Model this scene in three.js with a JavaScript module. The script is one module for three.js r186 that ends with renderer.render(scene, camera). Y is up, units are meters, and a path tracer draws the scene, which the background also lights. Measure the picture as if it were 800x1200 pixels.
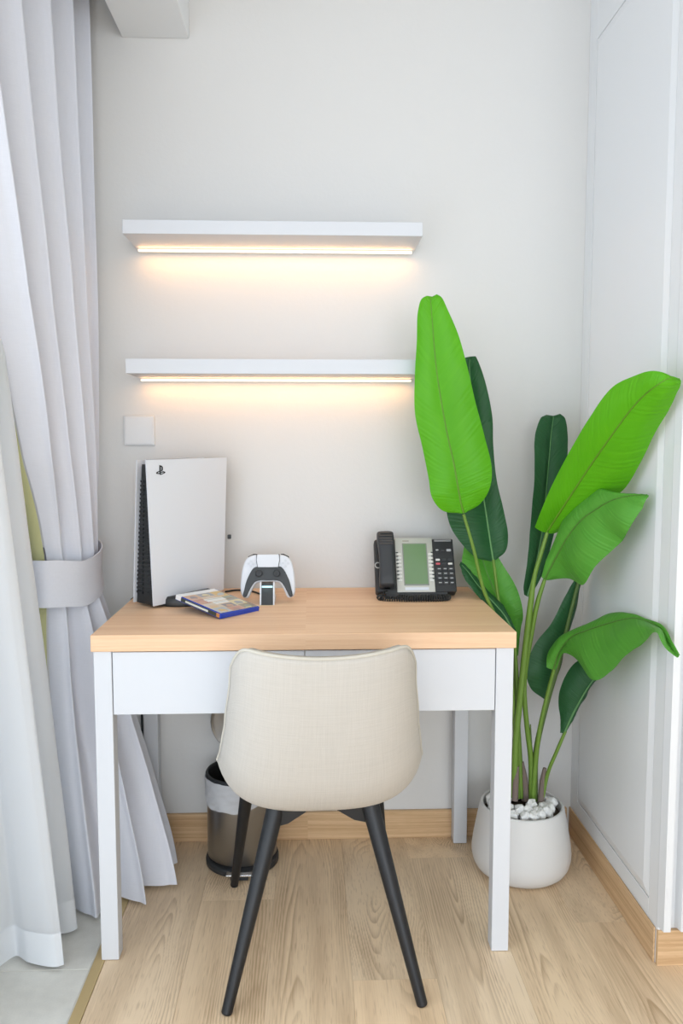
import * as THREE from 'three';
import { RoundedBoxGeometry } from 'three/addons/geometries/RoundedBoxGeometry.js';
import { RectAreaLightUniformsLib } from 'three/addons/lights/RectAreaLightUniformsLib.js';
import { ImprovedNoise } from 'three/addons/math/ImprovedNoise.js';
import { mergeGeometries, mergeVertices } from 'three/addons/utils/BufferGeometryUtils.js';

// ---------------------------------------------------------------- camera, sky, daylight, exposure
const scene = new THREE.Scene();
const camera = new THREE.PerspectiveCamera(64.357, 800 / 1200, 0.05, 60);
camera.rotation.order = 'YXZ';
camera.position.set(0.015, 1.2032, 2.378);
camera.rotation.set(-0.0880, -0.0367, 0);

const renderer = new THREE.WebGLRenderer({ antialias: true });
renderer.toneMapping = THREE.LinearToneMapping;
renderer.toneMappingExposure = 0.292;
renderer.shadowMap.enabled = true;
renderer.shadowMap.type = THREE.PCFSoftShadowMap;
RectAreaLightUniformsLib.init();

scene.background = new THREE.Color().setRGB(0.45, 0.60, 0.80);      // hazy blue daylight sky
scene.backgroundIntensity = 1.0;

// daylight that comes through the long window on the left, plus fill from an added, unseen rear window
const DAY = new THREE.Color().setRGB(0.81, 0.90, 1.0);
function windowLight(w, h, pos, target, intensity) {
  const l = new THREE.RectAreaLight(DAY, intensity, w, h);
  l.position.set(...pos); l.lookAt(...target); l.name = 'window_daylight';
  scene.add(l); return l;
}
windowLight(6.1, 2.2, [-0.985, 1.22, 3.8], [1, 1.22, 3.8], 6.8);
windowLight(3.2, 2.2, [0.8, 1.25, 7.36], [0.8, 1.25, 0], 21.0);  // strong fill from behind the camera, set in the added rear window

// ---------------------------------------------------------------- helpers
const noise = new ImprovedNoise();
const N3 = (x, y, z) => noise.noise(x, y, z);
let seed = 12345;
const rnd = () => { seed = (seed * 1664525 + 1013904223) >>> 0; return seed / 4294967296; };
const V = (x, y, z) => new THREE.Vector3(x, y, z);
const lerp = (a, b, t) => a + (b - a) * t;
const clamp = (x, a = 0, b = 1) => Math.min(b, Math.max(a, x));
const smooth = (a, b, x) => { const t = clamp((x - a) / (b - a)); return t * t * (3 - 2 * t); };
const taken = {};
function numbered(name) { const n = taken[name] = (taken[name] ?? -1) + 1; return n ? `${name}_${String(n).padStart(3, '0')}` : name; }
function tag(o, label, category, group) {
  o.userData.label = label; o.userData.category = category; if (group) o.userData.group = group; return o;
}
function thing(name, label, category, [x, y, z], group) {
  const g = new THREE.Group(); g.name = numbered(name); g.position.set(x, y, z);
  tag(g, label, category, group); scene.add(g); return g;
}
function mesh(name, geo, mat) {
  const m = new THREE.Mesh(geo, mat); m.name = name; m.castShadow = m.receiveShadow = true; return m;
}
// part whose geometry is given in the world's coordinates; it is moved into its parent's own
function part(parent, name, geo, mat, label) {
  parent.updateWorldMatrix(true, false);
  const m = mesh(name, geo, mat);
  geo.applyMatrix4(parent.matrixWorld.clone().invert());
  if (label) m.userData.label = label;
  parent.add(m); return m;
}
function localPart(parent, name, geo, mat, label) {
  const m = mesh(name, geo, mat); if (label) m.userData.label = label; parent.add(m); return m;
}
function struct(name, geo, mat) {
  const m = mesh(name, geo, mat); m.userData.kind = 'structure'; scene.add(m); return m;
}
function box(x0, x1, y0, y1, z0, z1, r = 0) {
  const w = x1 - x0, h = y1 - y0, d = z1 - z0;
  const g = r > 0 ? new RoundedBoxGeometry(w, h, d, 2, Math.min(r, w / 2.01, h / 2.01, d / 2.01)) : new THREE.BoxGeometry(w, h, d);
  g.translate((x0 + x1) / 2, (y0 + y1) / 2, (z0 + z1) / 2); return g;
}
const flat = (g) => g.index ? g.toNonIndexed() : g;
const merge = (list) => mergeGeometries(list.map((g) => { const f = flat(g); for (const k of Object.keys(f.attributes)) if (!['position', 'normal', 'uv'].includes(k)) f.deleteAttribute(k); return f; }));
// uv in metres, taken from the face's own axes; `along` is the axis the grain runs along
function uvMetres(g, along = 'x', su = 1, sv = 1, ou = 0, ov = 0) {
  const p = g.attributes.position, n = g.attributes.normal, uv = new Float32Array(p.count * 2);
  const ax = 'xyz'.indexOf(along);
  for (let i = 0; i < p.count; i++) {
    const q = [p.getX(i), p.getY(i), p.getZ(i)], m = [Math.abs(n.getX(i)), Math.abs(n.getY(i)), Math.abs(n.getZ(i))];
    const k = m.indexOf(Math.max(...m)), rest = [0, 1, 2].filter((a) => a !== k);
    let a = rest[0], b = rest[1]; if (b === ax) [a, b] = [b, a];
    uv[2 * i] = q[a] * su + ou; uv[2 * i + 1] = q[b] * sv + ov;
  }
  g.setAttribute('uv', new THREE.BufferAttribute(uv, 2)); return g;
}
// grid surface from f(u, v) -> Vector3
function grid(f, nu, nv, closedU = false) {
  const pos = [], uv = [], idx = [];
  for (let j = 0; j <= nv; j++) for (let i = 0; i <= nu; i++) { const p = f(i / nu, j / nv); pos.push(p.x, p.y, p.z); uv.push(i / nu, j / nv); }
  for (let j = 0; j < nv; j++) for (let i = 0; i < nu; i++) { const a = j * (nu + 1) + i, b = a + 1, c = a + nu + 1, d = c + 1; idx.push(a, b, d, a, d, c); }
  const g = new THREE.BufferGeometry();
  g.setAttribute('position', new THREE.Float32BufferAttribute(pos, 3)); g.setAttribute('uv', new THREE.Float32BufferAttribute(uv, 2));
  g.setIndex(idx); g.computeVertexNormals(); return g;
}
// tube of changing radius through points [x, y, z, r]
function stemTube(pts, seg = 24, radial = 8) {
  const c = new THREE.CatmullRomCurve3(pts.map((p) => V(p[0], p[1], p[2])), false, 'centripetal');
  const fr = c.computeFrenetFrames(seg, false);
  const body = grid((u, v) => {
    const k = Math.round(v * seg), p = c.getPoint(v), t = v * (pts.length - 1), i = Math.min(pts.length - 2, Math.floor(t));
    const r = lerp(pts[i][3], pts[i + 1][3], t - i), a = u * Math.PI * 2;
    return p.addScaledVector(fr.normals[k], Math.cos(a) * r).addScaledVector(fr.binormals[k], Math.sin(a) * r);
  }, radial, seg);
  const cap = (k, p, r, dir) => { const s = new THREE.CircleGeometry(r, radial); s.lookAt(dir); s.translate(p.x, p.y, p.z); return s; };
  const first = c.getPoint(0), last = c.getPoint(1);
  return merge([body, cap(0, first, pts[0][3], c.getTangent(0).negate()), cap(1, last, pts[pts.length - 1][3], c.getTangent(1))]);
}
function cable(points, r, seg = 60, closed = false, radial = 8) {
  return new THREE.TubeGeometry(new THREE.CatmullRomCurve3(points.map((p) => V(...p)), closed), seg, r, radial, closed);
}
function taperedLeg(a, b, ra, rb, radial = 20) {
  const A = V(...a), B = V(...b), d = B.clone().sub(A), L = d.length();
  const g = new THREE.LatheGeometry([[0, 0], [ra * 0.86, 0], [ra, 0.003], [rb, L], [0, L]].map((p) => new THREE.Vector2(...p)), radial);
  g.applyQuaternion(new THREE.Quaternion().setFromUnitVectors(V(0, 1, 0), d.normalize())); g.translate(...a); return g;
}
function lathe(prof, seg = 48) { return new THREE.LatheGeometry(prof.map((p) => new THREE.Vector2(...p)), seg); }

// ---------------------------------------------------------------- procedural textures
function dataTex(w, h, fn, srgb = true) {
  const d = new Uint8Array(w * h * 4);
  for (let y = 0; y < h; y++) for (let x = 0; x < w; x++) {
    const c = fn(x, y), i = (y * w + x) * 4;
    d[i] = clamp(c[0], 0, 255); d[i + 1] = clamp(c[1], 0, 255); d[i + 2] = clamp(c[2], 0, 255); d[i + 3] = 255;
  }
  const t = new THREE.DataTexture(d, w, h); t.wrapS = t.wrapT = THREE.RepeatWrapping; t.magFilter = THREE.LinearFilter;
  t.minFilter = THREE.LinearMipmapLinearFilter; t.generateMipmaps = true; if (srgb) t.colorSpace = THREE.SRGBColorSpace; t.needsUpdate = true; return t;
}
const mix3 = (a, b, t) => [lerp(a[0], b[0], t), lerp(a[1], b[1], t), lerp(a[2], b[2], t)];
// oak floor boards: STRIPS boards one above the other, each sawn out of a log of its own
const STRIPS = 8, PLANK_L = 1.32, PLANK_W = 0.19;
const oakLogs = Array.from({ length: STRIPS }, (_, k) => ({ b0: (rnd() - 0.5) * 0.07, h: 0.006 + rnd() * 0.03, slope: (rnd() < 0.5 ? -1 : 1) * (0.02 + rnd() * 0.035), a0: rnd() * PLANK_L, s: 17 * k + 3.1, tone: (rnd() - 0.5) * 9, warm: (rnd() - 0.5) * 5 }));
const floorTex = dataTex(1536, 1024, (px, py) => {
  const row = 1024 / STRIPS, k = Math.floor(py / row), L = oakLogs[k];
  const a = px / 1536 * PLANK_L, b = ((py - k * row) / row - 0.5) * PLANK_W;
  const wob = N3(a * 1.7, b * 6, L.s) * 0.020 + N3(a * 5, b * 20, L.s + 5) * 0.005;
  const depth = L.h + L.slope * (a - L.a0) + wob * 0.5;
  const r = Math.hypot(b - L.b0 + wob, depth * 1.6);
  const ph = r * 150 + N3(a * 2.5, b * 40, L.s + 9) * 0.8, f = ph - Math.floor(ph);
  const vary = smooth(-0.25, 0.45, N3(a * 1.6, b * 11, L.s + 71));
  const ring = Math.pow(f, 2.0) * (1 - smooth(0.86, 1, f)) * vary;
  const fibre = N3(a * 7, b * 500, L.s) * 0.6 + N3(a * 22, b * 1300, L.s + 2) * 0.4;
  const pore = smooth(0.30, 0.6, N3(a * 14, b * 900, L.s + 31));
  const broad = N3(a * 1.3, b * 12, L.s + 50) + 0.5 * N3(a * 2.4, b * 34, L.s + 60);
  let c = mix3([243, 216, 181], [186, 155, 120], clamp(ring * 0.95 + 0.10 + fibre * 0.32 + broad * 0.46));
  c = mix3(c, [158, 126, 93], pore * 0.32);
  return [c[0] + L.tone + L.warm, c[1] + L.tone, c[2] + L.tone - L.warm];
});
// plain-sawn beech laminate of the desk top and oak of the skirting: straight grain along u, 1.2 m by 0.3 m
function straightWood(light, dark, s, fine) {
  return dataTex(1024, 512, (px, py) => {
    const a = px / 1024 * 1.2, b = py / 512 * 0.3;
    const bend = N3(a * 1.6, b * 10, s) * 0.02;
    const band = N3(a * 0.9, (b + bend) * 42, s + 4), line = N3(a * 2.5, (b + bend) * 190, s + 8), fib = N3(a * 30, b * 700, s + 12);
    const fleck = smooth(0.4, 0.65, N3(a * 45, b * 500, s + 20));
    return mix3(mix3(light, dark, clamp(0.42 + band * 0.55 + line * 0.4 * fine + fib * 0.22)), dark, fleck * 0.35);
  });
}
const deskTex = straightWood([248, 211, 175], [230, 185, 145], 2.3, 1);
const skirtTex = straightWood([224, 190, 148], [190, 150, 108], 7.7, 1.3);
const linenTex = dataTex(512, 512, (x, y) => {
  const wv = Math.sin(x * Math.PI / 2) * 0.5 + Math.sin(y * Math.PI / 2) * 0.5;
  const slubX = N3(x * 0.006, y * 0.55, 1.5), slubY = N3(x * 0.55, y * 0.006, 8.5), n = N3(x * 0.3, y * 0.3, 3);
  const k = wv * 1.5 + slubX * 6 + slubY * 6 + n * 3;
  return [198 + k, 192 + k, 183 + k * 1.05];
});
const linenBump = dataTex(512, 512, (x, y) => {
  const v = 128 + 50 * (Math.sin(x * Math.PI / 2) * Math.sin(y * Math.PI / 2)) + 40 * N3(x * 0.01, y * 0.6, 1.5) + 40 * N3(x * 0.6, y * 0.01, 8.5); return [v, v, v];
}, false);
const drapeTex = dataTex(256, 256, (x, y) => { const k = 2 * N3(x * 0.7, y * 0.05, 2) + 2 * N3(x * 0.05, y * 0.7, 5); return [220 + k, 222 + k, 230 + k]; });
const tileTex = dataTex(512, 512, (x, y) => {
  const k = 9 * N3(x * 0.02, y * 0.02, 4) + 6 * N3(x * 0.07, y * 0.07, 9) + 4 * N3(x * 0.4, y * 0.4, 2); return [220 + k, 218 + k, 210 + k];
});
const wallBump = dataTex(256, 256, (x, y) => { const v = 128 + 60 * N3(x * 0.11, y * 0.11, 1) + 50 * N3(x * 0.35, y * 0.35, 6); return [v, v, v]; }, false);
wallBump.repeat.set(3, 3);
const steelTex = dataTex(256, 64, (x, y) => { const v = 150 + 60 * N3(x * 0.02, y * 0.9, 1); return [v, v, v]; }, false);

// ---------------------------------------------------------------- materials
const M = (o) => new THREE.MeshStandardMaterial({ roughness: 0.6, ...o });
const PH = (o) => new THREE.MeshPhysicalMaterial({ roughness: 0.6, ...o });
const wallPaint = M({ color: '#dddbd8', roughness: 0.85, bumpMap: wallBump, bumpScale: 0.0004 });
const ceilingPaint = M({ color: '#eeefef', roughness: 0.9 });
const joinery = M({ color: '#eff0f1', roughness: 0.42 });
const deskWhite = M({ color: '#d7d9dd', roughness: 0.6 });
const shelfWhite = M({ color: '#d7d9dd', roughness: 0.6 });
const fluteWhite = M({ color: '#e4e5e6', roughness: 0.5 });
const gapDark = M({ color: '#4a4a4c', roughness: 0.8 });
const floorMat = M({ map: floorTex, roughness: 0.48 });
const underlay = M({ color: '#8d7456', roughness: 0.9 });
const deskWood = M({ map: deskTex, roughness: 0.5 });
const skirtWood = M({ map: skirtTex, roughness: 0.5 });
const tileMat = M({ map: tileTex, roughness: 0.35 });
const grout = M({ color: '#dedbd2', roughness: 0.9 });
const brassStrip = M({ color: '#cdb482', roughness: 0.4, metalness: 0.35 });
const linen = M({ map: linenTex, bumpMap: linenBump, bumpScale: 0.0005, roughness: 0.95 });
const pipingMat = M({ color: '#cbc5b8', roughness: 0.95 });
const blackMetal = M({ color: '#131519', roughness: 0.45 });
const drape = PH({ map: drapeTex, roughness: 0.95, side: THREE.DoubleSide });
const liningMat = M({ color: '#c2c290', roughness: 0.95, side: THREE.DoubleSide });
const sheerMat = PH({ color: '#f3f5f7', roughness: 1, transmission: 0.5, thickness: 0, side: THREE.DoubleSide });
const sheerHem = PH({ color: '#eef1f4', roughness: 1, transmission: 0.15, thickness: 0, side: THREE.DoubleSide });
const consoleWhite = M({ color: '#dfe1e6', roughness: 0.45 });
const consoleBlack = M({ color: '#26292a', roughness: 0.4 });
const softBlack = M({ color: '#2b2d2f', roughness: 0.55 });
const potMat = M({ color: '#dedddb', roughness: 0.5 });
const pebbleMat = M({ color: '#f2f1ee', roughness: 0.7 });
const soilMat = M({ color: '#5a4b3c', roughness: 1 });
const steel = M({ color: '#a6a6a6', roughness: 0.33, metalness: 1, roughnessMap: null, bumpMap: steelTex, bumpScale: 0.00006 });
const chrome = M({ color: '#d8d8d8', roughness: 0.15, metalness: 1 });
const bagMat = PH({ color: '#dcdde0', roughness: 0.6, transmission: 0.2, thickness: 0, side: THREE.DoubleSide });

// ================================================================ THE ROOM
const XL = -1.0, XR = 2.6, ZB = 7.4, HC = 2.62, XW = 0.804;       // window wall, far right wall, rear wall, ceiling, cupboard side
{ // floor: oak boards running away from the desk wall
  const f = new THREE.Group(); f.name = 'floor'; f.userData.kind = 'structure'; scene.add(f);
  localPart(f, 'subfloor', box(XL - 0.15, XR + 0.15, -0.12, -0.008, -0.15, ZB + 0.15), underlay);
  const variants = oakLogs.map((_, k) => {
    const g = new RoundedBoxGeometry(PLANK_W - 0.0003, 0.008, PLANK_L - 0.0003, 1, 0.0003);
    const p = g.attributes.position, uv = new Float32Array(p.count * 2);
    for (let i = 0; i < p.count; i++) { uv[2 * i] = p.getZ(i) / PLANK_L + 0.5; uv[2 * i + 1] = (k + 0.5 + 0.97 * p.getX(i) / PLANK_W) / STRIPS; }
    g.setAttribute('uv', new THREE.BufferAttribute(uv, 2)); return g;
  });
  const starts = [0.3, 0.75, 0.12, 0.5, 0.9, 0.2, 0.65];
  let c = 0;
  for (let x = -0.4675; x < XR; x += PLANK_W, c++)
    for (let z = -PLANK_L * starts[c % 7]; z < ZB; z += PLANK_L) {
      const z0 = Math.max(z, 0), z1 = Math.min(z + PLANK_L, ZB), x1 = Math.min(x + PLANK_W, XR);
      if (z1 - z0 < 0.05 || x1 - x < 0.03) continue;
      if (x > 0.83 && z1 < 0.6) continue;                                  // under the cupboard
      const k = Math.floor(rnd() * STRIPS);
      const m = localPart(f, 'plank', variants[k], floorMat);
      m.scale.set((x1 - x) / PLANK_W, 1, (z1 - z0) / PLANK_L);
      m.position.set((x + x1) / 2, -0.004, (z0 + z1) / 2);
      if (rnd() < 0.5) m.rotation.y = Math.PI;
    }
}
{ // pale tiles along the window
  const f = new THREE.Group(); f.name = 'floor_tiles'; f.userData.kind = 'structure'; scene.add(f);
  localPart(f, 'grout', box(XL, -0.494, -0.008, -0.0012, 0, ZB), grout);
  const g = uvMetres(new RoundedBoxGeometry(0.503, 0.008, 0.597, 1, 0.001), 'x', 1.3, 1.3);
  for (let k = -1; k < 13; k++) {
    const z0 = Math.max(0, 0.6 * k), z1 = Math.min(ZB, 0.6 * (k + 1)); if (z1 - z0 < 0.05) continue;
    const m = localPart(f, 'tile', g, tileMat); m.position.set(-0.7475, -0.004, (z0 + z1) / 2); m.scale.z = (z1 - z0) / 0.6;
  }
  const s = struct('trim_1', box(-0.493, -0.4682, -0.008, 0.0012, 0.0, ZB, 0.001), brassStrip);
  s.userData.label = 'golden threshold strip between tiles and oak boards';
}
struct('ceiling', box(XL - 0.15, XR + 0.15, HC, HC + 0.12, -0.15, ZB + 0.15), ceilingPaint);
struct('wall_back', uvMetres(box(XL - 0.15, XR + 0.15, -0.12, HC, -0.15, 0), 'x'), wallPaint);
struct('wall_far', uvMetres(box(XR, XR + 0.15, -0.12, HC, 0, ZB), 'z'), wallPaint);
{ // rear wall with an added, unseen window that holds the fill light
  const x0 = -0.85, x1 = 2.45, y0 = 0.1, y1 = 2.4;
  struct('wall_rear', uvMetres(merge([box(XL - 0.15, x0, -0.12, HC, ZB, ZB + 0.15), box(x1, XR + 0.15, -0.12, HC, ZB, ZB + 0.15), box(x0, x1, -0.12, y0, ZB, ZB + 0.15), box(x0, x1, y1, HC, ZB, ZB + 0.15)]), 'x'), wallPaint);
  windowUnit('added_window_2', (a, y, d) => [x0 + a, y, ZB + 0.02 + d], x1 - x0, y0, y1, 3, false);
}
{ // window wall: glass doors from floor to lintel
  const z0 = 0.62, z1 = 7.0, y1 = 2.4;
  struct('wall_left', uvMetres(merge([box(XL - 0.15, XL, -0.12, HC, -0.15, z0), box(XL - 0.15, XL, -0.12, HC, z1, ZB + 0.15), box(XL - 0.15, XL, y1, HC, z0, z1), box(XL - 0.15, XL, -0.12, 0.0, z0, z1)]), 'z'), wallPaint);
  windowUnit('window_1', (a, y, d) => [XL - 0.04 - d, y, z0 + a], z1 - z0, 0.0, y1, 5, true);
}
function windowUnit(name, at, width, y0, y1, n, alongZ) {
  const o = new THREE.Group(); o.name = name; o.userData.kind = 'structure'; scene.add(o);
  const frameMat = M({ color: '#dfe2e4', roughness: 0.4, metalness: 0.2 });
  const pane = PH({ color: '#ffffff', roughness: 0.02, transmission: 1, thickness: 0, ior: 1.45 });
  const bar = (a0, a1, b0, b1, d0, d1) => { const p = at(a0, b0, d0), q = at(a1, b1, d1); return box(Math.min(p[0], q[0]), Math.max(p[0], q[0]), b0, b1, Math.min(p[2], q[2]), Math.max(p[2], q[2]), 0.004); };
  localPart(o, 'window_frame', merge([bar(0, width, y0, y0 + 0.05, 0, 0.06), bar(0, width, y1 - 0.05, y1, 0, 0.06), bar(0, 0.05, y0 + 0.05, y1 - 0.05, 0, 0.06), bar(width - 0.05, width, y0 + 0.05, y1 - 0.05, 0, 0.06)]), frameMat);
  const w = width / n;
  for (let k = 1; k < n; k++) localPart(o, 'mullion', bar(k * w - 0.035, k * w + 0.035, y0 + 0.05, y1 - 0.05, 0.005, 0.055), frameMat);
  for (let k = 0; k < n; k++) localPart(o, 'pane', bar(k * w + (k ? 0.035 : 0.05), (k + 1) * w - (k < n - 1 ? 0.035 : 0.05), y0 + 0.05, y1 - 0.05, 0.026, 0.032), pane);
}
{ // dropped ceiling edge that hides the curtain track
  const b = struct('ceiling_bulkhead', box(-0.505, -0.32, 2.312, HC, 0, ZB, 0.004), M({ color: '#f0f1f1', roughness: 0.85 }));
  b.userData.label = 'white dropped ceiling edge beside the curtain track';
}
{ // fitted cupboard on the right: panelled side, fluted front
  const c = new THREE.Group(); c.name = 'wall_right'; c.userData.kind = 'structure'; scene.add(c);
  localPart(c, 'carcass', box(XW + 0.012, XR, 0, HC, 0, 0.625), joinery);
  const f = XW, b = XW + 0.012;
  localPart(c, 'stile', box(f, b, 0, HC, 0, 0.060, 0.0015), joinery);
  localPart(c, 'stile', box(f, b, 0, HC, 0.578, 0.632, 0.0015), joinery);
  localPart(c, 'rail', box(f, b, 0, 0.1295, 0.060, 0.578, 0.0015), joinery);
  localPart(c, 'rail', box(f, b, 2.303, HC, 0.060, 0.578, 0.0015), joinery);
  // raised field with bevelled border
  const y0 = 0.134, y1 = 2.299, z0 = 0.065, z1 = 0.577, v = 0.022, hi = 0.005;
  const P = [[b, y0, z0], [b, y0, z1], [b, y1, z1], [b, y1, z0], [f, y0, z0], [f, y0, z1], [f, y1, z1], [f, y1, z0], [f - hi, y0 + v, z0 + v], [f - hi, y0 + v, z1 - v], [f - hi, y1 - v, z1 - v], [f - hi, y1 - v, z0 + v]];
  const F = []; for (let k = 0; k < 2; k++) for (let i = 0; i < 4; i++) { const a = 4 * k + i, d = 4 * k + (i + 1) % 4; F.push([a, d, d + 4], [a, d + 4, a + 4]); }
  F.push([8, 9, 10], [8, 10, 11]);
  const g = new THREE.BufferGeometry(); g.setAttribute('position', new THREE.Float32BufferAttribute(F.flat().flatMap((i) => P[i]), 3)); g.computeVertexNormals();
  localPart(c, 'raised_panel', g, joinery);
  // flutes on the face towards the room
  const fl = new THREE.Shape([[0.000, 0], [0.004, -0.026], [0.020, -0.026], [0.026, 0], [0.040, 0], [0.040, 0.004], [0, 0.004]].map((p) => new THREE.Vector2(...p)));
  const fg = new THREE.ExtrudeGeometry(fl, { depth: HC - 0.094, bevelEnabled: false }); fg.rotateX(-Math.PI / 2);
  for (let k = 0; k < 44; k++) { const m = localPart(c, 'flute', fg, fluteWhite); m.position.set(0.803 + 0.04 * k, 0.094, 0.630); }
}
// ceiling panels added out of view to fill floor and desk from above
for (const [x, z] of [[0.25, 2.3], [1.65, 2.3], [0.25, 5.0], [1.65, 5.0]]) {
  const c = thing('added_ceiling_light', 'square white panel added out of view as fill light from above', 'ceiling light', [x, HC, z], 'added fill light panels');
  localPart(c, 'frame', merge([box(-0.32, 0.32, -0.008, 0, -0.32, -0.30), box(-0.32, 0.32, -0.008, 0, 0.30, 0.32), box(-0.32, -0.30, -0.008, 0, -0.30, 0.30), box(0.30, 0.32, -0.008, 0, -0.30, 0.30)]), joinery);
  localPart(c, 'light_diffuser', box(-0.30, 0.30, -0.005, 0, -0.30, 0.30), M({ color: '#ffffff', emissive: '#fff6ea', emissiveIntensity: 1.0 }));
  const l = new THREE.RectAreaLight(new THREE.Color().setRGB(1.0, 0.97, 0.92), 7.2, 0.6, 0.6); l.name = 'panel_fill_light';
  l.position.set(x, HC - 0.012, z); l.lookAt(x, 0, z); scene.add(l);
}
// skirting
struct('baseboard_back', uvMetres(box(-0.98, 0.79, 0, 0.0854, 0.0, 0.012, 0.002), 'x', 1 / 1.2, 1 / 0.3), skirtWood);
struct('baseboard_right', uvMetres(box(0.7995, 0.8035, 0, 0.0854, 0.0, 0.622, 0.0015), 'z', 1 / 1.2, 1 / 0.3, 0.3, 0.4), skirtWood);
struct('baseboard_front', uvMetres(box(0.8035, XR, 0, 0.0854, 0.6255, 0.636, 0.0015), 'x', 1 / 1.2, 1 / 0.3, 0.1, 0.7), skirtWood);

// ================================================================ DESK
const DX = 0.48, DZ = 0.5746, DH = 0.7693, TH = 0.038, LG = 0.0401, IN = 0.0047, ZF = DZ - IN;
{
  const d = thing('desk', 'white desk with light wooden top and two drawers against the wall', 'desk', [0, 0, 0.29]);
  part(d, 'desk_top', uvMetres(box(-DX, DX, DH - TH, DH, 0.002, DZ, 0.0022), 'x', 1 / 1.2, 1 / 0.3), deskWood, 'light wooden desk top');
  const yb = DH - TH;
  for (const [x0, z0] of [[-DX + IN, ZF - LG], [DX - IN - LG, ZF - LG], [-DX + IN, 0.014], [DX - IN - LG, 0.014]])
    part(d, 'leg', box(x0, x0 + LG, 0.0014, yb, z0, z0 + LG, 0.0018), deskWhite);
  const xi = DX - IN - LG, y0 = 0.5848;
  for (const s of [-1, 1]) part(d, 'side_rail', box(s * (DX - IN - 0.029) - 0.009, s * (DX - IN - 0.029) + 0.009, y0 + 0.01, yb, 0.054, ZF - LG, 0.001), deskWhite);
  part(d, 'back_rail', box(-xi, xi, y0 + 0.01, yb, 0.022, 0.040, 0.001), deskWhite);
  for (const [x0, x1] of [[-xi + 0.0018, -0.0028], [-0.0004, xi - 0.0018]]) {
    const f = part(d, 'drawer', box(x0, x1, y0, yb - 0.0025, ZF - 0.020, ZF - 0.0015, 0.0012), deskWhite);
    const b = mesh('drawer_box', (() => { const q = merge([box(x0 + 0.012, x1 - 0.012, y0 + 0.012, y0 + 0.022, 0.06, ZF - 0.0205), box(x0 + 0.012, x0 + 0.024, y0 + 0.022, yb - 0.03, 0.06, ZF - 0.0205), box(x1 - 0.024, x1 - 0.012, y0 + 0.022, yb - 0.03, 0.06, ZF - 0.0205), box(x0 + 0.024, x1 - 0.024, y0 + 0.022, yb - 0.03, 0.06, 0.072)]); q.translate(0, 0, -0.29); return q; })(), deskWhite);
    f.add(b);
  }
}

// ================================================================ SHELVES WITH LIGHT STRIPS
const WARM = new THREE.Color().setRGB(1.0, 0.52, 0.20);
function wallShelf(label, top, thick) {
  const x0 = -0.472, x1 = 0.308, dep = 0.1992, yb = top - thick;
  const s = thing('wall_shelf', label, 'shelf', [(x0 + x1) / 2, yb, 0], 'white floating shelves');
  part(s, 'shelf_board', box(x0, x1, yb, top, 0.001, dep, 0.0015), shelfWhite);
  const glow = M({ color: '#fff3e0', emissive: new THREE.Color().setRGB(1.0, 0.83, 0.62), emissiveIntensity: 4.2, roughness: 0.6 });
  part(s, 'light_channel', box(x0 + 0.004, x1 - 0.006, yb - 0.003, yb, 0.027, 0.040, 0.0008), M({ color: '#e8e4de', roughness: 0.5, metalness: 0.3 }));
  part(s, 'light_strip', box(x0 + 0.006, x1 - 0.008, yb - 0.0085, yb - 0.003, 0.028, 0.039, 0.0022), glow, 'glowing warm light strip');
  const l = new THREE.RectAreaLight(WARM, 82, x1 - x0 - 0.02, 0.009);
  l.name = 'strip_light'; l.position.set((x0 + x1) / 2, yb - 0.0092, 0.0335); l.lookAt((x0 + x1) / 2, yb - 1, 0.0335); scene.add(l);
  const m = new THREE.RectAreaLight(WARM, 80, x1 - x0 - 0.02, 0.005);       // the strip's rounded front shines out under the board
  m.name = 'strip_light_front'; m.position.set((x0 + x1) / 2, yb - 0.006, 0.0400); m.lookAt((x0 + x1) / 2, yb - 0.006, 1); scene.add(m);
}
wallShelf('upper white floating shelf with warm light strip underneath', 1.7714, 0.0355);
wallShelf('lower white floating shelf with warm light strip underneath', 1.4165, 0.0386);

{ // blank wall plate
  const s = thing('wall_plate', 'square white wall plate below the lower shelf', 'wall plate', [-0.48, 1.188, 0]);
  part(s, 'plate', box(-0.5243, -0.4358, 1.188, 1.2737, 0.0, 0.009, 0.003), M({ color: '#d8d8d8', roughness: 0.4 }));
  part(s, 'rocker', box(-0.519, -0.441, 1.193, 1.2685, 0.0085, 0.0105, 0.001), M({ color: '#dadada', roughness: 0.35 }));
}

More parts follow.
